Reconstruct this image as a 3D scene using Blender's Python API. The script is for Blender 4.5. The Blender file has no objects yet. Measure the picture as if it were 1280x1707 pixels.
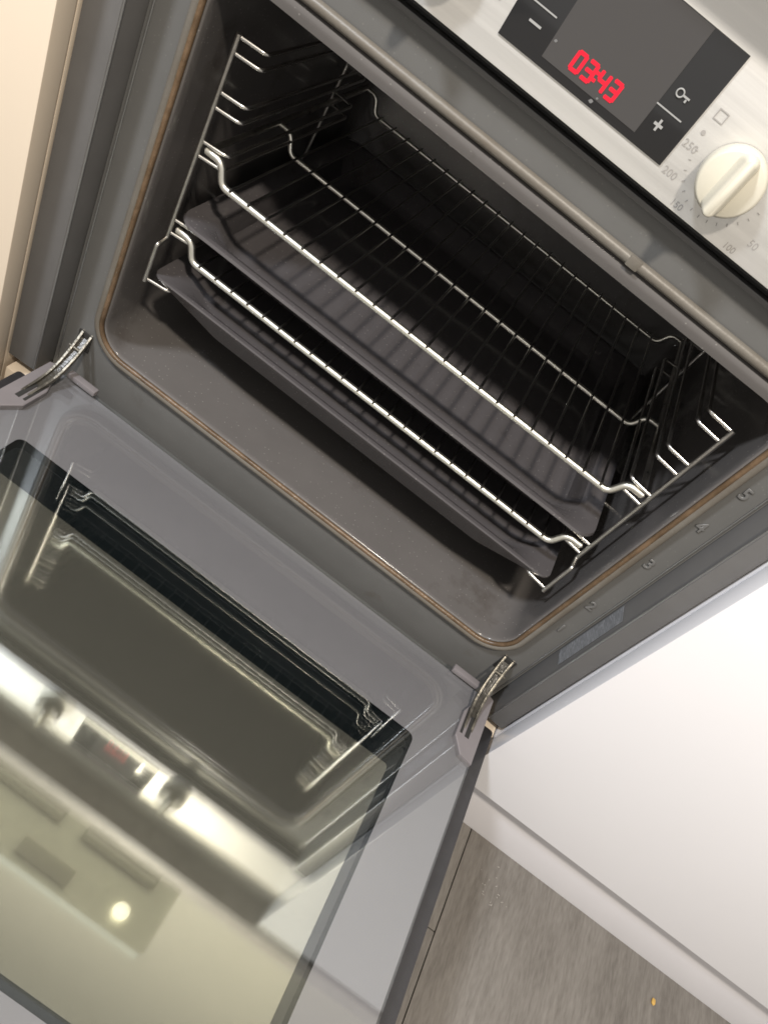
import bpy, math, random
from mathutils import Matrix, Vector
random.seed(4)
SC = bpy.context.scene
COL = SC.collection

# ------------------------------------------------------------------ camera
cam_d = bpy.data.cameras.new('camera'); cam = bpy.data.objects.new('camera', cam_d); COL.objects.link(cam)
RX = (0.7893891536, 0.3882347110, 0.4755402962)
RY = (0.6118727559, -0.5603722587, -0.5582066484)
RZ = (0.0497643931, 0.7316124253, -0.6799020256)
cam.matrix_world = Matrix(((RX[0], -RY[0], -RZ[0], 0.03266), (RX[1], -RY[1], -RZ[1], -0.52762),
                           (RX[2], -RY[2], -RZ[2], 0.54581), (0, 0, 0, 1)))
cam_d.sensor_fit = 'HORIZONTAL'; cam_d.sensor_width = 36.0; cam_d.lens = 36.0 * 1292.5 / 1280.0
cam_d.clip_start = 0.01; cam_d.clip_end = 50
SC.camera = cam
# ------------------------------------------------------------------ world and lamps
W = bpy.data.worlds.new('World'); SC.world = W; W.use_nodes = True
bg = W.node_tree.nodes['Background']; bg.inputs[0].default_value = (1.0, 0.955, 0.89, 1); bg.inputs[1].default_value = 0.53
def area(name, loc, target, power, size, col):
    d = bpy.data.lights.new(name, 'AREA'); d.energy = power; d.size = size; d.shape = 'DISK'; d.color = col
    o = bpy.data.objects.new(name, d); COL.objects.link(o); o.location = loc
    o.rotation_euler = (Vector(target) - Vector(loc)).to_track_quat('-Z', 'Y').to_euler()
    return o
area('ceiling_lamp', (0.20, -1.25, 2.00), (0.1, 0, 0.2), 39, 0.13, (1.0, 0.90, 0.77))
area('window_lamp', (-1.05, -1.02, 1.80), (0.2, 0, 0.1), 36, 0.24, (0.90, 0.94, 1.0))
SC.view_settings.view_transform = 'Standard'; SC.view_settings.look = 'None'
SC.view_settings.exposure = 0.24; SC.view_settings.gamma = 1.0; SC.view_settings.use_curve_mapping = False
SC.render.engine = 'CYCLES'
SC.cycles.use_denoising = True
SC.cycles.pixel_filter_type = 'BLACKMAN_HARRIS'; SC.cycles.filter_width = 1.65
SC.cycles.max_bounces = 12; SC.cycles.glossy_bounces = 8; SC.cycles.transparent_max_bounces = 16
SC.cycles.caustics_reflective = False

# ------------------------------------------------------------------ materials
def nt(name):
    m = bpy.data.materials.new(name); m.use_nodes = True
    n = m.node_tree; return m, n, n.nodes['Principled BSDF']
def mat(name, col, rough=0.5, metal=0.0, spec=0.5, coat=0.0, coat_rough=0.05, var=0.0, vscale=30.0, stretch=(1, 1, 1),
        bump=0.0, bscale=200.0, rvar=0.0, col2=None, emis=None, estr=0.0):
    m, n, b = nt(name)
    b.inputs['Roughness'].default_value = rough; b.inputs['Metallic'].default_value = metal
    b.inputs['Specular IOR Level'].default_value = spec
    b.inputs['Coat Weight'].default_value = coat; b.inputs['Coat Roughness'].default_value = coat_rough
    b.inputs['Base Color'].default_value = (*col, 1)
    if emis: b.inputs['Emission Color'].default_value = (*emis, 1); b.inputs['Emission Strength'].default_value = estr
    if var or rvar or bump:
        tc = n.nodes.new('ShaderNodeTexCoord'); mp = n.nodes.new('ShaderNodeMapping'); mp.inputs['Scale'].default_value = stretch
        n.links.new(tc.outputs['Object'], mp.inputs['Vector'])
    if var or rvar:
        no = n.nodes.new('ShaderNodeTexNoise'); no.inputs['Scale'].default_value = vscale; no.inputs['Detail'].default_value = 6
        no.inputs['Roughness'].default_value = 0.62
        n.links.new(mp.outputs[0], no.inputs['Vector'])
    if var:
        r = n.nodes.new('ShaderNodeValToRGB'); r.color_ramp.elements[0].position = 0.3; r.color_ramp.elements[1].position = 0.7
        c2 = col2 or tuple(min(1, c * (1 + var)) for c in col); c1 = col if col2 else tuple(c * (1 - var) for c in col)
        r.color_ramp.elements[0].color = (*c1, 1); r.color_ramp.elements[1].color = (*c2, 1)
        n.links.new(no.outputs['Fac'], r.inputs[0]); n.links.new(r.outputs[0], b.inputs['Base Color'])
    if rvar:
        mr = n.nodes.new('ShaderNodeMapRange'); mr.inputs[3].default_value = max(0.02, rough - rvar); mr.inputs[4].default_value = rough + rvar
        n.links.new(no.outputs['Fac'], mr.inputs[0]); n.links.new(mr.outputs[0], b.inputs['Roughness'])
    if bump:
        n2 = n.nodes.new('ShaderNodeTexNoise'); n2.inputs['Scale'].default_value = bscale; n2.inputs['Detail'].default_value = 4
        n.links.new(mp.outputs[0], n2.inputs['Vector'])
        bp = n.nodes.new('ShaderNodeBump'); bp.inputs['Strength'].default_value = bump; bp.inputs['Distance'].default_value = 0.001
        n.links.new(n2.outputs['Fac'], bp.inputs['Height']); n.links.new(bp.outputs[0], b.inputs['Normal'])
    return m
def coated(name, base, tint, fac, rough, transparent=False):
    """a partly mirroring glass surface: base (diffuse or clear) mixed with a Fresnel-weighted reflection"""
    m = bpy.data.materials.new(name); m.use_nodes = True; n = m.node_tree
    n.nodes.clear(); out = n.nodes.new('ShaderNodeOutputMaterial'); mix = n.nodes.new('ShaderNodeMixShader')
    if transparent:
        d = n.nodes.new('ShaderNodeBsdfTransparent'); d.inputs[0].default_value = (*base, 1)
    else:
        d = n.nodes.new('ShaderNodeBsdfDiffuse'); d.inputs[0].default_value = (*base, 1)
    g = n.nodes.new('ShaderNodeBsdfGlossy'); g.inputs[0].default_value = (*tint, 1)
    no = n.nodes.new('ShaderNodeTexNoise'); no.inputs['Scale'].default_value = 9; no.inputs['Detail'].default_value = 5
    tc = n.nodes.new('ShaderNodeTexCoord'); n.links.new(tc.outputs['Object'], no.inputs['Vector'])
    mr = n.nodes.new('ShaderNodeMapRange'); mr.inputs[3].default_value = rough * 0.5; mr.inputs[4].default_value = rough * 1.6
    n.links.new(no.outputs['Fac'], mr.inputs[0]); n.links.new(mr.outputs[0], g.inputs['Roughness'])
    lw = n.nodes.new('ShaderNodeLayerWeight'); lw.inputs[0].default_value = 0.5
    m2 = n.nodes.new('ShaderNodeMapRange'); m2.inputs[3].default_value = fac; m2.inputs[4].default_value = min(1.0, fac * 2.2)
    n.links.new(lw.outputs['Facing'], m2.inputs[0]); n.links.new(m2.outputs[0], mix.inputs[0])
    n.links.new(d.outputs[0], mix.inputs[1]); n.links.new(g.outputs[0], mix.inputs[2]); n.links.new(mix.outputs[0], out.inputs[0])
    return m

def dirty(m, scale, lo, hi, col, amount, spk=0.0):
    """adds stains with a shape of their own, and fine specks, over a material's colour"""
    n = m.node_tree; b = n.nodes['Principled BSDF']; tc = n.nodes.new('ShaderNodeTexCoord')
    src = b.inputs['Base Color'].links[0].from_socket
    no = n.nodes.new('ShaderNodeTexNoise'); no.inputs['Scale'].default_value = scale; no.inputs['Detail'].default_value = 9; no.inputs['Roughness'].default_value = 0.7
    n.links.new(tc.outputs['Object'], no.inputs['Vector'])
    mr = n.nodes.new('ShaderNodeMapRange'); mr.inputs[1].default_value = lo; mr.inputs[2].default_value = hi; mr.inputs[4].default_value = amount
    n.links.new(no.outputs['Fac'], mr.inputs[0])
    mx = n.nodes.new('ShaderNodeMixRGB'); n.links.new(mr.outputs[0], mx.inputs[0]); n.links.new(src, mx.inputs[1]); mx.inputs[2].default_value = (*col, 1)
    last = mx.outputs[0]
    if spk:
        vo = n.nodes.new('ShaderNodeTexVoronoi'); vo.inputs['Scale'].default_value = 190; n.links.new(tc.outputs['Object'], vo.inputs['Vector'])
        m2 = n.nodes.new('ShaderNodeMapRange'); m2.inputs[1].default_value = 0.14; m2.inputs[2].default_value = 0.05; m2.inputs[4].default_value = spk
        n.links.new(vo.outputs['Distance'], m2.inputs[0])
        m3 = n.nodes.new('ShaderNodeMixRGB'); n.links.new(m2.outputs[0], m3.inputs[0]); n.links.new(last, m3.inputs[1]); m3.inputs[2].default_value = (0.45, 0.43, 0.40, 1)
        last = m3.outputs[0]
    n.links.new(last, b.inputs['Base Color'])
    return m
M = {}
M['frame'] = dirty(mat('frame_enamel', (0.118, 0.117, 0.113), 0.33, spec=0.5, var=0.05, vscale=18, bump=0.04, bscale=900, rvar=0.05), 14, 0.63, 0.76, (0.07, 0.055, 0.04), 0.5, 0.12)
M['cavity'] = dirty(mat('cavity_enamel', (0.115, 0.107, 0.103), 0.16, spec=0.5, var=0.05, vscale=14, bump=0.02, bscale=600, rvar=0.05), 11, 0.58, 0.72, (0.045, 0.034, 0.026), 0.5, 0.34)
M['trim'] = mat('trim_paint', (0.115, 0.112, 0.110), 0.42, var=0.07, vscale=25, bump=0.03, bscale=700)
M['black'] = mat('black_plastic', (0.012, 0.012, 0.012), 0.5)
M['slot'] = mat('slot_dark', (0.02, 0.019, 0.018), 0.7)
M['gasket'] = mat('gasket_silicone', (0.150, 0.140, 0.123), 0.45, var=0.3, vscale=11, col2=(0.105, 0.088, 0.068), bump=0.2, bscale=320)
M['residue'] = mat('burnt_residue', (0.060, 0.036, 0.017), 0.34, var=0.3, vscale=55, col2=(0.155, 0.100, 0.058), bump=0.6, bscale=260)
M['steel'] = mat('brushed_steel', (0.80, 0.785, 0.76), 0.54, metal=0.80, var=0.05, vscale=60, stretch=(0.05, 1, 3), bump=0.05, bscale=260, rvar=0.07)
M['chrome'] = mat('chrome_wire', (0.86, 0.84, 0.76), 0.34, metal=1.0, var=0.05, vscale=30)
M['rail'] = mat('rail_chrome', (0.62, 0.60, 0.57), 0.27, metal=1.0)
M['wire'] = mat('thin_wire', (0.36, 0.345, 0.33), 0.28, metal=1.0)
M['bead'] = mat('polished_bead', (0.36, 0.36, 0.36), 0.34, metal=0.9)
M['chrome_dull'] = mat('dull_wire', (0.50, 0.48, 0.45), 0.30, metal=1.0, var=0.15, vscale=80, rvar=0.08)
M['tray'] = dirty(mat('tray_enamel', (0.078, 0.072, 0.074), 0.09, spec=0.6, var=0.06, vscale=30, bump=0.015, bscale=400, rvar=0.04), 12, 0.60, 0.72, (0.028, 0.02, 0.015), 0.6, 0.28)
M['white'] = mat('white_laminate', (0.815, 0.805, 0.825), 0.28, spec=0.45, var=0.012, vscale=4, bump=0.02, bscale=160)
M['cream'] = mat('warm_light_laminate', (0.70, 0.60, 0.48), 0.40, var=0.015, vscale=4, bump=0.02, bscale=160)  # warm light on the left cabinet is put into this colour
M['plinth'] = mat('plinth_laminate', (0.78, 0.765, 0.79), 0.42, var=0.02, vscale=6)
M['wall'] = mat('wall_paint', (0.80, 0.75, 0.62), 0.7, var=0.02, vscale=5, bump=0.05, bscale=90)
M['worktop'] = mat('worktop_laminate', (0.56, 0.51, 0.455), 0.45, var=0.15, vscale=40)
M['hood'] = mat('hood_metal', (0.62, 0.64, 0.57), 0.40, metal=0.35, var=0.05, vscale=20)
M['hood_mesh'] = mat('hood_filter', (0.34, 0.34, 0.30), 0.5, metal=0.3)
M['lamp'] = mat('hood_lamp_glass', (0.9, 0.85, 0.7), 0.3, emis=(1.0, 0.9, 0.66), estr=2.6)
M['knob'] = mat('knob_plastic', (0.58, 0.55, 0.46), 0.42, spec=0.5, var=0.03, vscale=30, coat=0.2, coat_rough=0.2)
M['display'] = mat('display_glass', (0.022, 0.022, 0.023), 0.10, spec=0.5, rvar=0.04, vscale=14)
M['display_mid'] = mat('display_sheen', (0.058, 0.055, 0.054), 0.13, spec=0.5, rvar=0.04, vscale=14)  # lighter middle: the reflection on the display glass, painted as colour
M['print'] = mat('grey_print', (0.33, 0.315, 0.30), 0.5)
M['key'] = mat('light_print', (0.33, 0.33, 0.325), 0.5)
M['digit'] = mat('red_segments', (0.02, 0.0, 0.0), 0.6, emis=(1.0, 0.004, 0.032), estr=0.98)
M['digit_off'] = mat('smudge', (0.16, 0.16, 0.16), 0.6)
M['num'] = mat('number_enamel', (0.135, 0.133, 0.130), 0.28)
M['border'] = mat('door_border_print', (0.185, 0.174, 0.190), 0.5, var=0.03, vscale=10)
M['glass'] = coated('door_glass', (0.97, 0.98, 0.97), (0.94, 0.98, 1), 0.066, 0.016, True)
M['mirror'] = coated('coated_glass', (0.098, 0.092, 0.080), (0.98, 0.97, 0.86), 0.34, 0.052)  # grey brown base paints the haze that veils the reflection
M['pane_black'] = coated('black_print_glass', (0.006, 0.008, 0.009), (1, 1, 1), 0.05, 0.02)
M['door_body'] = mat('door_body_paint', (0.17, 0.155, 0.160), 0.45, var=0.06, vscale=30, bump=0.05, bscale=500)
M['outer'] = mat('outer_glass', (0.028, 0.027, 0.029), 0.22, spec=0.5, var=0.15, vscale=60, rvar=0.08)
M['edge'] = mat('glass_edge', (0.42, 0.38, 0.32), 0.25)
M['hinge'] = mat('greasy_steel', (0.15, 0.138, 0.115), 0.38, metal=0.75, var=0.55, vscale=110, bump=0.6, bscale=260, rvar=0.15)
M['grease'] = mat('black_grease', (0.035, 0.031, 0.024), 0.28, var=0.4, vscale=160, bump=0.6, bscale=300)
M['crumb'] = mat('yellow_crumb', (0.50, 0.31, 0.08), 0.7, var=0.2, vscale=200)
M['scuff'] = mat('dried_splash', (0.33, 0.31, 0.28), 0.6)

def wood(name, seed):
    m, n, b = nt(name)
    b.inputs['Roughness'].default_value = 0.48; b.inputs['Specular IOR Level'].default_value = 0.4
    tc = n.nodes.new('ShaderNodeTexCoord'); mp = n.nodes.new('ShaderNodeMapping'); mp.inputs['Location'].default_value = (seed, seed * 0.7, 0)
    n.links.new(tc.outputs['Object'], mp.inputs['Vector'])
    wob = n.nodes.new('ShaderNodeTexNoise'); wob.inputs['Scale'].default_value = 5.5; wob.inputs['Detail'].default_value = 3
    n.links.new(mp.outputs[0], wob.inputs['Vector'])
    vm = n.nodes.new('ShaderNodeMixRGB'); vm.blend_type = 'ADD'; vm.inputs[0].default_value = 0.06
    n.links.new(mp.outputs[0], vm.inputs[1]); n.links.new(wob.outputs['Color'], vm.inputs[2])
    st = n.nodes.new('ShaderNodeMapping'); st.inputs['Scale'].default_value = (150, 14.0, 1)
    n.links.new(mp.outputs[0], st.inputs['Vector'])
    g = n.nodes.new('ShaderNodeTexNoise'); g.inputs['Scale'].default_value = 1.0; g.inputs['Detail'].default_value = 8; g.inputs['Roughness'].default_value = 0.68
    n.links.new(st.outputs[0], g.inputs['Vector'])
    st2 = n.nodes.new('ShaderNodeMapping'); st2.inputs['Scale'].default_value = (26, 7, 1)
    n.links.new(vm.outputs[0], st2.inputs['Vector'])
    bl = n.nodes.new('ShaderNodeTexNoise'); bl.inputs['Scale'].default_value = 1.0; bl.inputs['Detail'].default_value = 4
    n.links.new(st2.outputs[0], bl.inputs['Vector'])
    mx = n.nodes.new('ShaderNodeMixRGB'); mx.inputs[0].default_value = 0.45
    n.links.new(g.outputs['Fac'], mx.inputs[1]); n.links.new(bl.outputs['Fac'], mx.inputs[2])
    st3 = n.nodes.new('ShaderNodeMapping'); st3.inputs['Scale'].default_value = (430, 75, 1)
    n.links.new(mp.outputs[0], st3.inputs['Vector'])
    po = n.nodes.new('ShaderNodeTexNoise'); po.inputs['Scale'].default_value = 1.0; po.inputs['Detail'].default_value = 3
    n.links.new(st3.outputs[0], po.inputs['Vector'])
    mx0 = mx; mx = n.nodes.new('ShaderNodeMixRGB'); mx.inputs[0].default_value = 0.30
    n.links.new(mx0.outputs[0], mx.inputs[1]); n.links.new(po.outputs['Fac'], mx.inputs[2])
    r = n.nodes.new('ShaderNodeValToRGB'); e = r.color_ramp.elements
    e[0].position = 0.34; e[0].color = (0.105, 0.094, 0.083, 1); e[1].position = 0.63; e[1].color = (0.200, 0.185, 0.167, 1)
    k = e.new(0.48); k.color = (0.150, 0.137, 0.122, 1)
    n.links.new(mx.outputs[0], r.inputs[0]); n.links.new(r.outputs[0], b.inputs['Base Color'])
    bp = n.nodes.new('ShaderNodeBump'); bp.inputs['Strength'].default_value = 0.25; bp.inputs['Distance'].default_value = 0.001
    n.links.new(g.outputs['Fac'], bp.inputs['Height']); n.links.new(bp.outputs[0], b.inputs['Normal'])
    return m
M['wood'] = [wood('laminate_oak', 0.0), wood('laminate_oak_b', 3.7), wood('laminate_oak_c', 8.1)]

def sticker_mat():
    m, n, b = nt('rating_label'); b.inputs['Roughness'].default_value = 0.3
    tc = n.nodes.new('ShaderNodeTexCoord'); sn = n.nodes.new('ShaderNodeVectorMath'); sn.operation = 'SNAP'; sn.inputs[1].default_value = (1, 0.0030, 0.00005)
    n.links.new(tc.outputs['Object'], sn.inputs[0])
    mp = n.nodes.new('ShaderNodeMapping'); mp.inputs['Scale'].default_value = (1, 2600, 900); n.links.new(sn.outputs[0], mp.inputs['Vector'])
    no = n.nodes.new('ShaderNodeTexNoise'); no.inputs['Scale'].default_value = 1.0; no.inputs['Detail'].default_value = 2
    n.links.new(mp.outputs[0], no.inputs['Vector'])
    r = n.nodes.new('ShaderNodeValToRGB'); e = r.color_ramp.elements
    e[0].position = 0.46; e[0].color = (0.125, 0.130, 0.140, 1); e[1].position = 0.58; e[1].color = (0.205, 0.212, 0.225, 1)
    n.links.new(no.outputs['Fac'], r.inputs[0]); n.links.new(r.outputs[0], b.inputs['Base Color'])
    return m
M['sticker'] = sticker_mat()

# ------------------------------------------------------------------ mesh helpers
def link(name, me, parent=None):
    o = bpy.data.objects.new(name, me); COL.objects.link(o)
    if parent: o.parent = parent
    return o
def mk(name, verts, faces, m, parent=None, origin=None, smooth=False, bevel=0.0, mats=None, fm=None, seg=2):
    """verts in world coordinates; origin = world place of the object's (or its parent's) zero"""
    og = Vector(origin) if origin else Vector((0, 0, 0))
    me = bpy.data.meshes.new(name); me.from_pydata([tuple(Vector(v) - og) for v in verts], [], faces)
    for x in (mats or [m]): me.materials.append(x)
    if fm:
        for p, i in zip(me.polygons, fm): p.material_index = i
    import bmesh
    bm = bmesh.new(); bm.from_mesh(me); bmesh.ops.recalc_face_normals(bm, faces=bm.faces)
    if bevel:
        bmesh.ops.bevel(bm, geom=[e for e in bm.edges if e.is_manifold and e.calc_face_angle(0) > 0.4], offset=bevel, segments=seg, profile=0.6, affect='EDGES')
    bm.to_mesh(me); bm.free()
    for p in me.polygons: p.use_smooth = smooth
    o = link(name, me, parent)
    if bevel and smooth: me.set_sharp_from_angle(angle=math.radians(40))
    elif smooth: me.set_sharp_from_angle(angle=math.radians(55))
    return o
def box_vf(a, b):
    (x0, y0, z0), (x1, y1, z1) = a, b
    v = [(x0, y0, z0), (x1, y0, z0), (x1, y1, z0), (x0, y1, z0), (x0, y0, z1), (x1, y0, z1), (x1, y1, z1), (x0, y1, z1)]
    return v, [(0, 3, 2, 1), (4, 5, 6, 7), (0, 1, 5, 4), (1, 2, 6, 5), (2, 3, 7, 6), (3, 0, 4, 7)]
def box(name, a, b, m, parent=None, origin=None, bevel=0.0):
    v, f = box_vf(a, b); return mk(name, v, f, m, parent, origin, bevel > 0, bevel)
def join_vf(parts):
    V, F = [], []
    for v, f in parts:
        k = len(V); V += list(v); F += [tuple(i + k for i in q) for q in f]
    return V, F
def rrect(x0, x1, y0, y1, r, n=6):
    pts = []
    for cx, cy, a in ((x1 - r, y1 - r, 0), (x0 + r, y1 - r, 90), (x0 + r, y0 + r, 180), (x1 - r, y0 + r, 270)):
        for i in range(n + 1):
            t = math.radians(a + 90 * i / n); pts.append((cx + r * math.cos(t), cy + r * math.sin(t)))
    return pts
def loft(loops, closed_loop=True, cap0=False, cap1=False, ring=False):
    n = len(loops[0]); V = [p for l in loops for p in l]; F = []
    L = len(loops)
    for j in range(L if ring else L - 1):
        a, b = j * n, ((j + 1) % L) * n
        for i in range(n if closed_loop else n - 1):
            k = (i + 1) % n; F.append((a + i, a + k, b + k, b + i))
    if cap0: F.append(tuple(range(n)))
    if cap1: F.append(tuple((L - 1) * n + i for i in range(n)))
    return V, F
def fillet(pts, r, n=5):
    P = [Vector(p) for p in pts]; out = [P[0]]
    for i in range(1, len(P) - 1):
        a, b, c = P[i - 1], P[i], P[i + 1]; u = (a - b); w = (c - b)
        d = min(r, u.length * 0.48, w.length * 0.48); s = b + u.normalized() * d; e = b + w.normalized() * d
        for k in range(n + 1):
            t = k / n; out.append(s * (1 - t) ** 2 + b * 2 * t * (1 - t) + e * t * t)
    out.append(P[-1]); return out
def tube_vf(pts, r, seg=8, closed=False):
    P = [Vector(p) for p in pts]; n = len(P); loops = []
    t0 = (P[1] - P[0]).normalized(); up = Vector((0, 0, 1)) if abs(t0.z) < 0.9 else Vector((0, 1, 0))
    u = t0.cross(up).normalized()
    for i in range(n):
        if closed: t = (P[(i + 1) % n] - P[i - 1]).normalized()
        else: t = (P[min(i + 1, n - 1)] - P[max(i - 1, 0)]).normalized()
        u = (u - t * u.dot(t)).normalized(); w = t.cross(u)
        loops.append([P[i] + (u * math.cos(2 * math.pi * k / seg) + w * math.sin(2 * math.pi * k / seg)) * r for k in range(seg)])
    return loft(loops, True, not closed, not closed, closed)
def tube(name, pts, r, m, parent=None, origin=None, seg=8, closed=False):
    v, f = tube_vf(pts, r, seg, closed); return mk(name, v, f, m, parent, origin, True)
def cyl_y(name, c, r, y0, y1, m, parent=None, origin=None, n=40, bevel=0.0):
    loops = [[(c[0] + r * math.cos(2 * math.pi * k / n), y, c[1] + r * math.sin(2 * math.pi * k / n)) for k in range(n)] for y in (y0, y1)]
    v, f = loft(loops, True, True, True); return mk(name, v, f, m, parent, origin, True, bevel)
def thing(name, loc, label, cat, group=None):
    o = bpy.data.objects.new(name, None); COL.objects.link(o); o.location = loc; o.empty_display_size = 0.03
    return tag(o, label, cat, group)
def tag(o, label=None, cat=None, group=None, kind=None):
    if label: o['label'] = label
    if cat: o['category'] = cat
    if group: o['group'] = group
    if kind: o['kind'] = kind
    return o
def text_on(name, s, size, m, parent, xf, extrude=0.0002, origin=(0, 0, 0), shear=0.0, offset=0.0, bevel=0.0):
    """flat lettering; xf maps the text's (x, y, z) to world"""
    c = bpy.data.curves.new(name, 'FONT'); c.body = s; c.size = size; c.align_x = 'CENTER'; c.align_y = 'CENTER'
    c.extrude = extrude; c.shear = shear; c.offset = offset; c.resolution_u = 4
    if bevel: c.bevel_depth = bevel; c.bevel_resolution = 1
    t = bpy.data.objects.new('tmp_text', c); COL.objects.link(t)
    bpy.context.view_layer.update()
    me = bpy.data.meshes.new_from_object(t.evaluated_get(bpy.context.evaluated_depsgraph_get()))
    bpy.data.objects.remove(t); bpy.data.curves.remove(c)
    og = Vector(origin)
    for v in me.vertices: v.co = Vector(xf(v.co)) - og
    me.materials.clear(); me.materials.append(m); me.name = name
    return link(name, me, parent)

# ------------------------------------------------------------------ setting: floor, wall
FZ = -0.245
base = box('floor', (-1.6, -2.2, FZ - 0.03), (2.2, 0.6, FZ - 0.006), M['slot']); tag(base, 'grey brown oak laminate floor in wide boards', kind='structure')
planks = []
for i, x0 in enumerate((-0.866, -0.446, -0.027, 0.393, 0.813, 1.233)):
    off = {2: -0.151, 3: -1.05, 4: -0.62, 1: -0.7, 0: -0.3, 5: -0.25}[i]
    cuts = [0.58, off, off - 1.2, -2.2]
    for j in range(3):
        a, b = cuts[j + 1], cuts[j]
        if b - a < 0.02: continue
        planks.append(box('plank', (x0 + 0.0006, a + 0.0006, FZ - 0.008), (x0 + 0.4194, b - 0.0006, FZ), M['wood'][(i + j) % 3], base, None, 0.0007))
wall = box('wall', (-1.4, 0.56, FZ - 0.03), (2.0, 0.60, 3.4), M['wall']); tag(wall, 'cream painted kitchen wall above the worktop', kind='structure')

# ------------------------------------------------------------------ cabinets round the oven
O = (0.70, 0.2, FZ)
t = thing('base_cabinet', O, 'glossy white kitchen base cabinet to the right of the oven', 'cabinet')
box('carcass', (0.3045, -0.0285, -0.128), (1.10, 0.55, 0.536), M['white'], t, O, 0.0006)
box('cabinet_front', (0.3040, -0.0510, -0.133), (1.105, -0.0300, 0.533), M['white'], t, O, 0.0012)
O = (-0.70, 0.2, FZ)
t = thing('base_cabinet', O, 'kitchen cabinet to the left of the oven, warm light put in its colour', 'cabinet')
box('carcass', (-1.10, -0.0285, -0.128), (-0.3170, 0.55, 0.536), M['cream'], t, O, 0.0006)
box('cabinet_front', (-1.105, -0.0510, -0.133), (-0.3165, -0.0300, 0.533), M['cream'], t, O, 0.0020)
O = (0, 0.2, FZ)
t = thing('oven_housing', O, 'warm tinted cabinet frame under the oven behind the open door', 'cabinet')
box('filler_panel', (-0.313, -0.0300, -0.128), (0.3030, -0.0120, -0.0740), M['cream'], t, O, 0.001)
box('bottom_shelf', (-0.313, -0.0110, -0.128), (0.3030, 0.55, -0.0750), M['cream'], t, O)
pl = box('plinth', (-1.3, -0.0220, FZ), (1.4, -0.0060, -0.1290), M['plinth'], None, None, 0.001)
tag(pl, 'pale plinth board along the floor under the white cabinets', 'plinth')
wt = box('worktop', (-1.3, -0.0560, 0.5400), (1.4, 0.5580, 0.5780), M['worktop'], None, None, 0.004)
tag(wt, 'dark laminate worktop above the oven mirrored in the door glass', 'worktop')

# hood, mirrored in the door glass
O = (0, 0.35, 1.35)
t = thing('cooker_hood', O, 'grey metal cooker hood with round lamps mirrored in the oven door', 'cooker hood')
loops = [[(x, y, z) for x, y in rrect(-hx, hx, y0, 0.555, 0.012)] for hx, y0, z in ((0.290, 0.160, 1.352), (0.300, 0.145, 1.35), (0.300, 0.145, 1.385), (0.292, 0.165, 1.40))]
v, f = loft(loops, True, True, True); mk('hood_body', v, f, M['hood'], t, O, True)
for x in (-0.135, 0.135):
    g = box('filter_grille', (x - 0.105, 0.27, 1.344), (x + 0.105, 0.50, 1.3490), M['hood_mesh'], t, O, 0.001)
    for k in range(9): box('slat', (x - 0.10, 0.283 + 0.025 * k, 1.340), (x + 0.10, 0.291 + 0.025 * k, 1.3435), M['hood'], g, O)
for x in (-0.205, 0.205):
    loops = [[(x + r * math.cos(2 * math.pi * k / 28), 0.195 + r * math.sin(2 * math.pi * k / 28), z) for k in range(28)] for r, z in ((0.020, 1.3495), (0.0195, 1.346), (0.015, 1.344))]
    v, f = loft(loops, True, False, True); mk('lamp', v, f, M['lamp'], t, O, True)
box('switch_panel', (-0.07, 0.165, 1.344), (0.07, 0.205, 1.3495), M['hood_mesh'], t, O, 0.001)

# ------------------------------------------------------------------ the oven
OO = (0, 0, -0.066)
oven = thing('oven', OO, 'built in stainless steel electric oven with its door folded down open', 'oven')
GH, GZ = 0.250, 0.3708                     # half width and height of the gasket line
def xz(pts, y): return [(x, y, z) for x, z in pts]
N = 10
outer = rrect(-0.2850, 0.2790, -0.066, 0.3995, 0.002, N)
inner = rrect(-0.2470, 0.2470, 0.0030, 0.3678, 0.033, N)
v, f = loft([xz(outer, 0.008), xz(outer, 0.0), xz(inner, 0.0), xz(inner, 0.006)])
frame = mk('front_frame', v, f, M['frame'], oven, OO, True)
lip = ((0.2462, 0.0038, 0.3666, 0.0005, 0.032), (0.2446, 0.0054, 0.3652, -0.0030, 0.031), (0.2434, 0.0066, 0.3640, -0.0040, 0.030),
       (0.2424, 0.0076, 0.3590, -0.0036, 0.029), (0.2418, 0.0082, 0.3545, -0.0026, 0.028), (0.2415, 0.0080, 0.3532, 0.0010, 0.028),
       (0.2416, 0.0074, 0.3530, 0.0080, 0.028), (0.2430, 0.0062, 0.3540, 0.0300, 0.029), (0.2445, 0.0055, 0.3560, 0.0800, 0.030),
       (0.2450, 0.0050, 0.3560, 0.2200, 0.030), (0.2450, 0.0050, 0.3560, 0.4000, 0.030), (0.2420, 0.0080, 0.3530, 0.4110, 0.030), (0.2330, 0.0170, 0.3440, 0.4160, 0.026))
v, f = loft([xz(rrect(-h, h, z0, z1, r, N), y) for h, z0, z1, y, r in lip], True, False, True)
cav = mk('cavity', v, f, M['cavity'], oven, OO, True)
# gasket
gp = [(x, -0.0035, z) for x, z in rrect(-GH, GH, 0, GZ, 0.036, 14)]
gas = tube('gasket', gp, 0.0040, M['gasket'], oven, OO, 12, True)
rp = [(x, -0.0046, z) for x, z in rrect(-GH + 0.0040, GH - 0.0040, 0.0040, GZ - 0.0040, 0.032, 14)]
rp = rp[29:] + [rp[0]]
rp = [(-GH + 0.0040, -0.0046, 0.330)] + rp
tube('burnt_residue', rp, 0.0025, M['residue'], gas, OO, 8)
for px, pz in ((0.0868, GZ),):
    box('gasket_hook', (px - 0.0048, -0.0077, pz - 0.0036), (px + 0.0048, -0.002, pz + 0.0040), M['gasket'], gas, OO, 0.0012)
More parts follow.
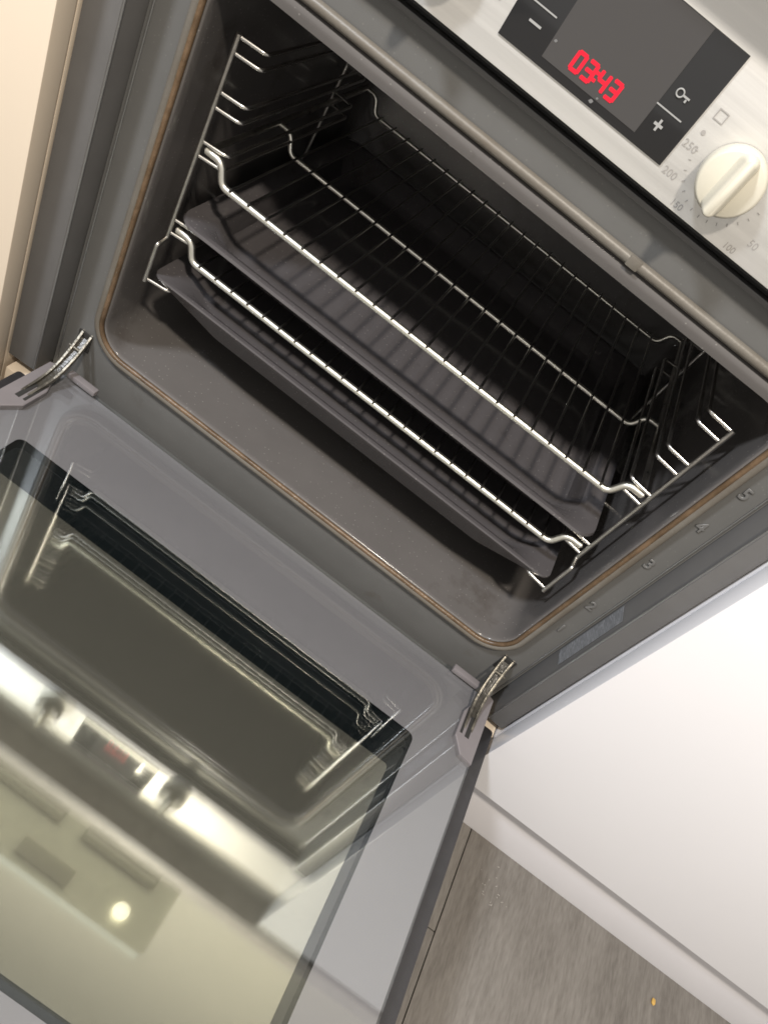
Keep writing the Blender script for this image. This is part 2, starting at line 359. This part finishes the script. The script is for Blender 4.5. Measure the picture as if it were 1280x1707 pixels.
# side trims: a return towards the room and a front flange
def trim(x_in0, x_in1, x_out):
    prof = [(x_in0, 0.0075), (x_in0, 0.0), (x_in1, -0.0225), (x_in1 + math.copysign(0.001, x_out), -0.0255), (x_out, -0.0270), (x_out, 0.0075)]
    v, f = loft([[(x, y, z) for x, y in prof] for z in (-0.0585, 0.412)], True, True, True)
    return mk('side_trim', v, f, M['trim'], oven, OO, True, 0.0008)
tr = trim(0.2795, 0.2845, 0.3020); tl = trim(-0.2855, -0.2870, -0.3155)
for x, y in ((0.2762, -0.0004), (-0.2815, -0.0004)):
    tube('frame_bead', [(x, y, -0.050), (x, y, 0.392)], 0.0009, M['bead'], oven, OO, 8)
for x, p in ((0.2847, tr), (-0.2873, tl)):
    tube('trim_highlight', [(x, -0.0245, -0.0580), (x, -0.0245, 0.4110)], 0.0011, M['bead'], p, OO, 8)  # added polished tube that draws the highlight along the trim edge
# rating label on the inner side of the right hand trim
def on_trim(u, z): return (0.2795 - 0.0006 + u * 0.0050, -u * 0.0225, z)
sv = [on_trim(0.12, 0.056), on_trim(0.80, 0.054), on_trim(0.80, 0.141), on_trim(0.12, 0.144)]
sv2 = [(x - 0.0003, y, z) for x, y, z in sv]
st = mk('rating_label', sv + sv2, [(0, 1, 2, 3), (7, 6, 5, 4), (0, 4, 5, 1), (1, 5, 6, 2), (2, 6, 7, 3), (3, 7, 4, 0)], M['sticker'], oven, OO)
tag(st, 'pale printed rating sticker')
# embossed shelf level numbers
for s, z in (('1', 0.0765), ('2', 0.1190), ('3', 0.1915), ('4', 0.2480), ('5', 0.2915)):
    text_on('level_number', s, 0.0150, M['num'], frame, lambda c, z=z: (0.2630 + c.x, -0.0004 - max(0, c.z), z + c.y), 0.0005, OO, 0, 0.0, 0.0004)
# vent trim between the frame and the control panel
box('vent_trim', (-0.2835, -0.0060, 0.4000), (0.2785, 0.0060, 0.4035), M['trim'], oven, OO, 0.0008)
box('vent_slot', (-0.2835, 0.0020, 0.4038), (0.2785, 0.0060, 0.4145), M['slot'], oven, OO)
box('vent_lip', (-0.2970, -0.0110, 0.4090), (0.2970, -0.0020, 0.4116), M['black'], oven, OO, 0.0008)
# control panel
PY = -0.0301
panel = box('control_panel', (-0.2975, PY, 0.4153), (0.2975, -0.0110, 0.5330), M['steel'], oven, OO, 0.0012)
box('panel_back', (-0.2965, 0.0032, 0.4150), (0.2965, 0.0400, 0.5330), M['black'], oven, OO)
DX0, DX1, DZ0, DZ1 = -0.0605, 0.0578, 0.4300, 0.4954
disp = box('display', (DX0, PY - 0.0011, DZ0), (DX1, PY - 0.0002, DZ1), M['display'], panel, OO, 0.0003)
dm = box('display_sheen', (-0.0326, PY - 0.0014, DZ0 + 0.0050), (0.0347, PY - 0.0012, DZ1 - 0.0005), M['display_mid'], panel, OO)
yk = PY - 0.0016
def flat(name, pts, m, y=None, th=0.00015):
    y = yk if y is None else y
    n = len(pts); v = [(x, y, z) for x, z in pts] + [(x, y + th, z) for x, z in pts]
    f = [tuple(range(n)), tuple(range(2 * n - 1, n - 1, -1))] + [(i, (i + 1) % n, n + (i + 1) % n, n + i) for i in range(n)]
    return mk(name, v, f, m, panel, OO)
# seven segment clock 03:43
SEG = {'0': 'abcdef', '3': 'abgcd', '4': 'fgbc'}
def segs(ch, x, z, w, h, t):
    out = []; s = 0.03
    def P(a, b): return (x + a + s * b, z + b)
    k = 0.30 * t
    def hor(b): return [P(-t / 2 + k, b), P(0, b + t / 2), P(w, b + t / 2), P(w + t / 2 - k, b), P(w, b - t / 2), P(0, b - t / 2)]
    def ver(a, b0, b1): return [P(a, b0 - t / 2 + k), P(a + t / 2, b0), P(a + t / 2, b1), P(a, b1 + t / 2 - k), P(a - t / 2, b1), P(a - t / 2, b0)]
    d = {'a': hor(h), 'g': hor(h / 2), 'd': hor(0), 'f': ver(0, h / 2, h), 'e': ver(0, 0, h / 2), 'b': ver(w, h / 2, h), 'c': ver(w, 0, h / 2)}
    return [d[k] for k in SEG[ch]]
DIG0, DIGZ, DW, DH = -0.0162, 0.4395, 0.0050, 0.0094
for ch, dx in (('0', 0.0), ('3', 0.0079), ('4', 0.0170), ('3', 0.0250)):
    V, F = [], []
    for poly in segs(ch, DIG0 + dx, DIGZ, DW, DH, 0.0022):
        k = len(V); V += [(x, yk - 0.00002 * len(F), z) for x, z in poly]; F.append(tuple(range(k, k + 6)))
    mk('clock_digit', V, F, M['digit'], panel, OO)
V, F = [], []
for b in (0.0026, 0.0066):
    k = len(V); x = DIG0 + 0.0151; V += [(x - 0.0010, yk, DIGZ + b - 0.0010), (x + 0.0010, yk, DIGZ + b - 0.0010), (x + 0.0010, yk, DIGZ + b + 0.0010), (x - 0.0010, yk, DIGZ + b + 0.0010)]; F.append((k, k + 1, k + 2, k + 3))
mk('clock_colon', V, F, M['digit'], panel, OO)
def bar(name, x0, z0, x1, z1, w, m):
    d = Vector((x1 - x0, z1 - z0)).normalized(); n = Vector((-d.y, d.x)) * w / 2
    return flat(name, [(x0 + n.x, z0 + n.y), (x0 - n.x, z0 - n.y), (x1 - n.x, z1 - n.y), (x1 + n.x, z1 + n.y)], m)
bar('key_line', 0.0344, 0.4533, 0.0515, 0.4533, 0.0008, M['key'])
bar('key_line', -0.0540, 0.4539, -0.0368, 0.4539, 0.0008, M['key'])
bar('minus_key', -0.0492, 0.4452, -0.0411, 0.4452, 0.0013, M['key'])
flat('plus_key', [(0.0427 + a * 0.0007, 0.4452 + b * 0.0008) for a, b in ((-1, 1), (-1, 4), (1, 4), (1, 1), (4, 1), (4, -1), (1, -1), (1, -4), (-1, -4), (-1, -1), (-4, -1), (-4, 1))], M['key'])
# lock key symbol: a ring with a bit
kv = tube_vf([(0.0412 + 0.0021 * math.cos(a), yk, 0.4636 + 0.0021 * math.sin(a)) for a in [2 * math.pi * k / 20 for k in range(20)]], 0.00045, 6, True)
kb = box_vf((0.0432, yk - 0.0003, 0.4631), (0.0476, yk + 0.0003, 0.4641)); kc = box_vf((0.0455, yk - 0.0003, 0.4612), (0.0466, yk + 0.0003, 0.4628))
v, f = join_vf([kv, kb, kc]); mk('lock_symbol', v, f, M['key'], panel, OO)
for x, z, r in ((0.0045, 0.4332, 0.0011), (0.0065, 0.4362, 0.0006), (-0.0305, 0.4452, 0.0008)):
    flat('smudge', [(x + r * math.cos(a) * (1.5 if k % 2 else 1), z + r * math.sin(a)) for k, a in enumerate([2 * math.pi * q / 9 for q in range(9)])], M['digit_off'])
# scale round the knobs
def face_text(s, x, z, size):
    return text_on('scale_print', s, size, M['print'], panel, lambda c: (x + c.x, PY - 0.0003 - 0.2 * c.z, z + c.y), 0.0001, OO)
KN = ((0.0935, 0.4475), (-0.1070, 0.4510))
face_text('250', 0.0640, 0.4468, 0.0062); face_text('200', 0.0650, 0.4300, 0.0062); face_text('50', 0.1290, 0.4285, 0.0062)
face_text('100', 0.1200, 0.4195, 0.0054); face_text('150', 0.0800, 0.4195, 0.0054)
def pflat(name, pts, m=None): return flat(name, pts, m or M['print'], PY - 0.0004)
pflat('scale_dot', [(0.0647 + 0.0013 * math.cos(2 * math.pi * k / 12), 0.4560 + 0.0013 * math.sin(2 * math.pi * k / 12)) for k in range(12)])
def outline(x, z, a, b, w):
    parts = []
    for p, q in (((x - a, z - b), (x + a, z - b + w)), ((x - a, z + b - w), (x + a, z + b)), ((x - a, z - b + w), (x - a + w, z + b - w)), ((x + a - w, z - b + w), (x + a, z + b - w))):
        parts.append(box_vf((p[0], PY - 0.0004, p[1]), (q[0], PY - 0.0002, q[1])))
    v, f = join_vf(parts); return mk('function_symbol', v, f, M['print'], panel, OO)
for x, z in ((0.0665, 0.4670), (-0.0720, 0.4460), (-0.0730, 0.4640), (-0.1000, 0.4850), (-0.1260, 0.4500)): outline(x, z, 0.0032, 0.0030, 0.0006)
for k in range(14):
    a = math.radians(180 + 13 * k); r0, r1 = 0.0245, 0.0262
    x0, z0, x1, z1 = KN[0][0] + r0 * math.cos(a), KN[0][1] + r0 * math.sin(a), KN[0][0] + r1 * math.cos(a), KN[0][1] + r1 * math.sin(a)
    d = Vector((-math.sin(a), math.cos(a))) * 0.00018
    pflat('scale_tick', [(x0 + d.x, z0 + d.y), (x0 - d.x, z0 - d.y), (x1 - d.x, z1 - d.y), (x1 + d.x, z1 + d.y)])
# knobs
def knob(cx, cz, ang):
    n = 48; loops = []
    for r, y in ((0.0185, PY - 0.0008), (0.0189, PY - 0.003), (0.0187, PY - 0.011), (0.0178, PY - 0.0136), (0.0166, PY - 0.0142)):
        loops.append([(cx + r * math.cos(2 * math.pi * k / n), y, cz + r * math.sin(2 * math.pi * k / n)) for k in range(n)])
    v, f = loft(loops, True, True, True); k = mk('knob', v, f, M['knob'], panel, OO, True)
    # raised grip bar across the disc, leaning at ang
    ca, sa = math.cos(ang), math.sin(ang); L = []
    for w, l, y in ((0.0066, 0.0181, PY - 0.0135), (0.0056, 0.0181, PY - 0.0155), (0.0040, 0.0179, PY - 0.0215), (0.0032, 0.0174, PY - 0.0235), (0.0018, 0.0168, PY - 0.0242)):
        L.append([(cx + a * ca - b * sa, y, cz + a * sa + b * ca) for a, b in rrect(-l, l, -w, w, w * 0.9, 5)])
    v, f = loft(L, True, True, True); mk('grip', v, f, M['knob'], panel, OO, True)
knob(KN[0][0], KN[0][1], math.radians(90)); knob(KN[1][0], KN[1][1], math.radians(90))

# the panel sits only 18 mm proud of the frame
SETB = 1.0243; PV = Vector((0.03266, -0.52762, 0.54581))
for o in [panel] + list(panel.children):
    for v in o.data.vertices: v.co = (v.co + Vector(OO) - PV) * SETB + PV - Vector(OO)
# ------------------------------------------------------------------ door, folded down (a part of the oven; its pieces in door coordinates)
TZ = -0.0619; ZD = -0.0397
door_o = Vector((0, 0, ZD)) - Vector(OO)
v, f = loft([[(x, y, z) for x, y in rrect(*d, 5)] for d, z in (((-0.2715, 0.2715, -0.470, -0.0215, 0.004), -0.0050), ((-0.2715, 0.2715, -0.470, -0.0215, 0.004), -0.0255),
             ((-0.238, 0.238, -0.452, -0.096, 0.004), -0.0255), ((-0.238, 0.238, -0.452, -0.096, 0.004), -0.0050))], True, False, False, True)
door = mk('door', v, f, M['door_body'], oven, None, True); door.location = door_o; door.rotation_euler = (math.atan(TZ), 0, 0)
WX0, WX1, WY0, WY1 = -0.2280, 0.2150, -0.4420, -0.1125
def dloop(r, z): return [(x, y, z) for x, y in r]
ro = rrect(-0.2735, 0.2735, -0.472, -0.0200, 0.003, 5); wi = rrect(WX0, WX1, WY0, WY1, 0.007, 5)
v, f = loft([dloop(ro, -0.0048), dloop(ro, -0.0043), dloop(wi, -0.0043), dloop(wi, -0.0048)], True, False, False, True)
mk('border_print', v, f, M['border'], door)
v, f = loft([dloop(ro, -0.0040), dloop(ro, 0.0)], True, True, True); mk('inner_pane', v, f, M['glass'], door)
w2 = rrect(-0.2190, 0.2056, -0.434, -0.1520, 0.004, 5); b2 = rrect(-0.2375, 0.2375, -0.4515, -0.0965, 0.004, 5)
v, f = loft([dloop(w2, -0.0100)], True, True); mk('coated_pane', v, f, M['mirror'], door)
v, f = loft([dloop(b2, -0.0106), dloop(w2, -0.0100), dloop(w2, -0.0106)]); mk('pane_border', v, f, M['pane_black'], door)
v, f = loft([dloop(rrect(-0.2975, 0.2975, -0.480, -0.0300, 0.0035, 5), z) for z in (-0.0265, -0.0305)], True, True, True)
mk('outer_panel', v, f, M['outer'], door, None, True, 0.0005)
tube('handle', fillet([(-0.22, -0.425, -0.031), (-0.22, -0.425, -0.062), (0.22, -0.425, -0.062), (0.22, -0.425, -0.031)], 0.012), 0.007, M['steel'], door, None, 14)
for s in (-1, 1):
    # hinge cover, let into the edge of the door
    pr = [(0.2490, -0.0560), (0.2490, -0.0870), (0.2600, -0.1030), (0.2738, -0.1060), (0.2738, -0.0230), (0.2640, -0.0195)]
    top = [(s * x, y, 0.0016) for x, y in pr]; mid = [(s * (x + (0.0012 if x < 0.27 else 0)), y, 0.0022) for x, y in pr]; bot = [(s * x, y, -0.0044) for x, y in pr]
    v, f = loft([bot, top, mid], True, False, True); mk('hinge_cover', v, f, M['door_body'], door, None, False)
    box('hinge_slot_shade', (min(s * 0.2520, s * 0.2545), -0.082, 0.0023), (max(s * 0.2520, s * 0.2545), -0.050, 0.0028), M['slot'], door)  # flat dark plates: shade inside the slots is put into their colour
    box('hinge_slot_shade', (min(s * 0.2580, s * 0.2625), -0.083, 0.0023), (max(s * 0.2580, s * 0.2625), -0.045, 0.0028), M['slot'], door)
    # bracket bar standing on the near edge of the door
    box('edge_bracket', (min(s * 0.2210, s * 0.2530), -0.0245, 0.0002), (max(s * 0.2210, s * 0.2530), -0.0165, 0.0060), M['door_body'], door, None, 0.0015)
# hinge arms (parts of the oven): two greasy side plates, a web and rivets
def hinge(s):
    x = s * 0.2590; path = [(0.012, 0.004), (0.000, 0.000), (-0.014, -0.012), (-0.034, -0.025), (-0.054, -0.0315), (-0.074, -0.0345)]
    fine = fillet([(0, y, z) for y, z in path], 0.012, 4); parts = []
    n = len(fine) - 1
    for dx, h0, h1, th, tw in ((-0.0050, 0.0085, 0.0036, 0.0012, 0.0022), (0.0050, 0.0085, 0.0036, 0.0012, 0.0022), (0.0, 0.0030, 0.0024, 0.0036, 0.0)):
        loops = []
        for i, p in enumerate(fine):
            t = i / n; h = h0 + (h1 - h0) * t; c = x + dx * (1 - 0.25 * t) - s * tw * math.sin(math.pi * t); z = p.z + (0.0016 * math.sin(math.pi * 2 * t) if tw else -0.0028)
            loops.append([(c - th, p.y, z - h * 0.5), (c + th, p.y, z - h * 0.5), (c + th, p.y, z + h * 0.5), (c - th, p.y, z + h * 0.5)])
        parts.append(loft(loops, True, True, True))
    parts.append(tube_vf([(x - 0.0062, -0.013, -0.0100), (x + 0.0062, -0.013, -0.0100)], 0.0019, 8))
    wv, wf = parts.pop(2); mk('hinge_web', wv, wf, M['grease'], oven, OO, True)
    v, f = join_vf(parts); mk('hinge_arm', v, f, M['hinge'], oven, OO, True, 0.0003)
    box('hinge_mount', (x - 0.0075, -0.0018, -0.018), (x + 0.0075, -0.0003, 0.0040), M['slot'], oven, OO, 0.0008)
hinge(-1); hinge(1)

# ------------------------------------------------------------------ shelf rails on the side walls
LV = [0.3105, 0.2985, 0.2680, 0.2555, 0.2262, 0.2137, 0.1505, 0.1370, 0.0900]
def rail(s, label):
    O = (s * 0.2280, 0.15, 0.088); t = thing('shelf_rail', O, label, 'shelf rail', 'wire rails on the oven side walls')
    X = s * 0.2290
    tube('front_upright', fillet([(X, 0.0260, 0.3125), (X, 0.0260, 0.1310), (X, 0.0130, 0.1290), (X, 0.0130, 0.0880)], 0.003), 0.0022, M['chrome_dull'], t, O, 10)
    tube('rear_upright', [(X, 0.2680, 0.3125), (X, 0.2680, 0.0880)], 0.0022, M['chrome_dull'], t, O, 10)
    for z in LV:
        y0 = 0.0275 if z > 0.12 else 0.0150
        tube('guide_wire', fillet([(X - s * 0.001, y0, z), (s * 0.2065, y0 + 0.004, z), (s * 0.2055, 0.2640, z), (X - s * 0.001, 0.2665, z)], 0.005), 0.0017, M['rail'], t, O, 8)
    for y in (0.16,):
        for z in (0.300, 0.110): tube('wall_peg', [(s * 0.2070, y, z), (s * 0.2464, y, z)], 0.0024, M['chrome_dull'], t, O, 8)
rail(-1, 'left chrome wire shelf rail inside the oven on the warm tinted cabinet side')
rail(1, 'right chrome wire shelf rail inside the oven beside the level numbers')

# ------------------------------------------------------------------ wire shelves
def shelf(zl, zh, label, nw):
    O = (0, 0.19, zl - 0.004); t = thing('wire_shelf', O, label, 'wire shelf', 'wire shelves in the oven')
    def bar_pts(y): return fillet([(-0.2240, y, zh), (-0.2090, y, zh), (-0.2020, y, zl), (0.2020, y, zl), (0.2090, y, zh), (0.2240, y, zh)], 0.006, 6)
    tube('front_bar', bar_pts(0.0300), 0.0031, M['chrome'], t, O, 12)
    tube('middle_bar', bar_pts(0.1460), 0.0022, M['chrome'], t, O, 10)
    tube('back_bar', bar_pts(0.3420), 0.0022, M['chrome'], t, O, 10)
    for s in (-1, 1): tube('side_rail', [(s * 0.2230, 0.0290, zh + 0.0002), (s * 0.2230, 0.3440, zh + 0.0002)], 0.0028, M['chrome_dull'], t, O, 8)
    first = None
    for k in range(nw):
        x = -0.1930 + 0.3860 * k / (nw - 1)
        if first is None:
            z = zl + 0.0036
            first = tube('cross_wire', fillet([(0, 0.0268, z - 0.0012), (0, 0.0300, z + 0.0004), (0, 0.0380, z - 0.0006), (0, 0.3450, z - 0.0006)], 0.003, 3), 0.00120, M['wire'], t, O, 6)
            first.location.x = x
        else:
            c = first.copy(); COL.objects.link(c); c.parent = t; c.location.x = x
shelf(0.2030, 0.2205, 'upper wire shelf above the deep enamel tray in the oven', 22)
shelf(0.1240, 0.1420, 'lower wire shelf with bright front bar above the bottom tray', 23)

# ------------------------------------------------------------------ baking trays
def tray(label, loops, m):
    zs = [l[5] for l in loops]; O = (0, 0.19, min(zs)); t = thing('baking_tray', O, label, 'baking tray', 'enamel trays in the oven')
    L = [[(x, y, z) for x, y in rrect(-hx0, hx1, y0, y1, r, 8)] for hx0, hx1, y0, y1, r, z in loops]
    v, f = loft(L, True, True, True); mk('tray_body', v, f, m, t, O, True)
    return t, O
U = 0.1600
t, O = tray('upper grey enamel baking tray with rounded corners', [
    (0.186, 0.186, 0.060, 0.335, 0.034, U - 0.0300), (0.194, 0.194, 0.046, 0.348, 0.036, U - 0.0240), (0.204, 0.204, 0.0300, 0.356, 0.036, U - 0.0040),
    (0.2240, 0.2240, 0.0195, 0.360, 0.020, U - 0.0042), (0.2252, 0.2252, 0.0180, 0.362, 0.021, U - 0.0022), (0.2240, 0.2240, 0.0192, 0.360, 0.020, U + 0.0002),
    (0.2200, 0.2200, 0.0230, 0.356, 0.022, U + 0.0002), (0.2050, 0.2050, 0.0290, 0.352, 0.034, U - 0.0020), (0.1960, 0.1960, 0.0400, 0.343, 0.036, U - 0.0200),
    (0.1900, 0.1900, 0.0480, 0.338, 0.035, U - 0.0260), (0.1820, 0.1820, 0.0560, 0.330, 0.030, U - 0.0272)], M['tray'])
L0 = 0.0985
t, O = tray('lowest enamel baking tray with sloping front, just above the oven floor', [
    (0.172, 0.172, 0.0260, 0.335, 0.030, L0 - 0.0215), (0.182, 0.182, 0.0205, 0.345, 0.034, L0 - 0.0200),
    (0.2255, 0.2255, 0.0160, 0.360, 0.010, L0 - 0.0026), (0.2262, 0.2262, 0.0152, 0.362, 0.011, L0 - 0.0012), (0.2255, 0.2255, 0.0160, 0.360, 0.010, L0 + 0.0002),
    (0.2225, 0.2225, 0.0190, 0.356, 0.012, L0 + 0.0002), (0.2040, 0.2040, 0.0240, 0.352, 0.034, L0 - 0.0020), (0.1900, 0.1900, 0.0320, 0.340, 0.034, L0 - 0.0180),
    (0.1820, 0.1820, 0.0400, 0.332, 0.030, L0 - 0.0205)], M['tray'])

# ------------------------------------------------------------------ small things on the floor
import bmesh
bm = bmesh.new(); bmesh.ops.create_icosphere(bm, subdivisions=2, radius=0.0034)
for vv in bm.verts: vv.co = Vector((vv.co.x * 0.8, vv.co.y * 1.3, vv.co.z * 0.55)) * random.uniform(0.8, 1.15)
me = bpy.data.meshes.new('crumb'); bm.to_mesh(me); bm.free(); me.materials.append(M['crumb'])
c = link('crumb', me); c.location = (0.6790, -0.0615, FZ + 0.0018); tag(c, 'small yellow crumb lying on the floor near the plinth', 'crumb')
parts = []
for k in range(16):
    x = 0.4395 + random.gauss(0, 0.010); y = -0.073 + random.gauss(0, 0.009); a = random.uniform(-0.6, 1.2); L = random.uniform(0.001, 0.0035)
    pts = []
    for q in range(5):
        a += random.uniform(-0.7, 0.7); pts.append((x, y, FZ + 0.00005)); x += L / 4 * math.cos(a); y += L / 4 * math.sin(a)
    parts.append(tube_vf(pts, random.uniform(0.0003, 0.0008), 5))
V, F = join_vf(parts)
s = mk('dried_splash', V, F, M['scuff']); tag(s, 'dried pale splash spots on the floor beside the door corner', 'stain')
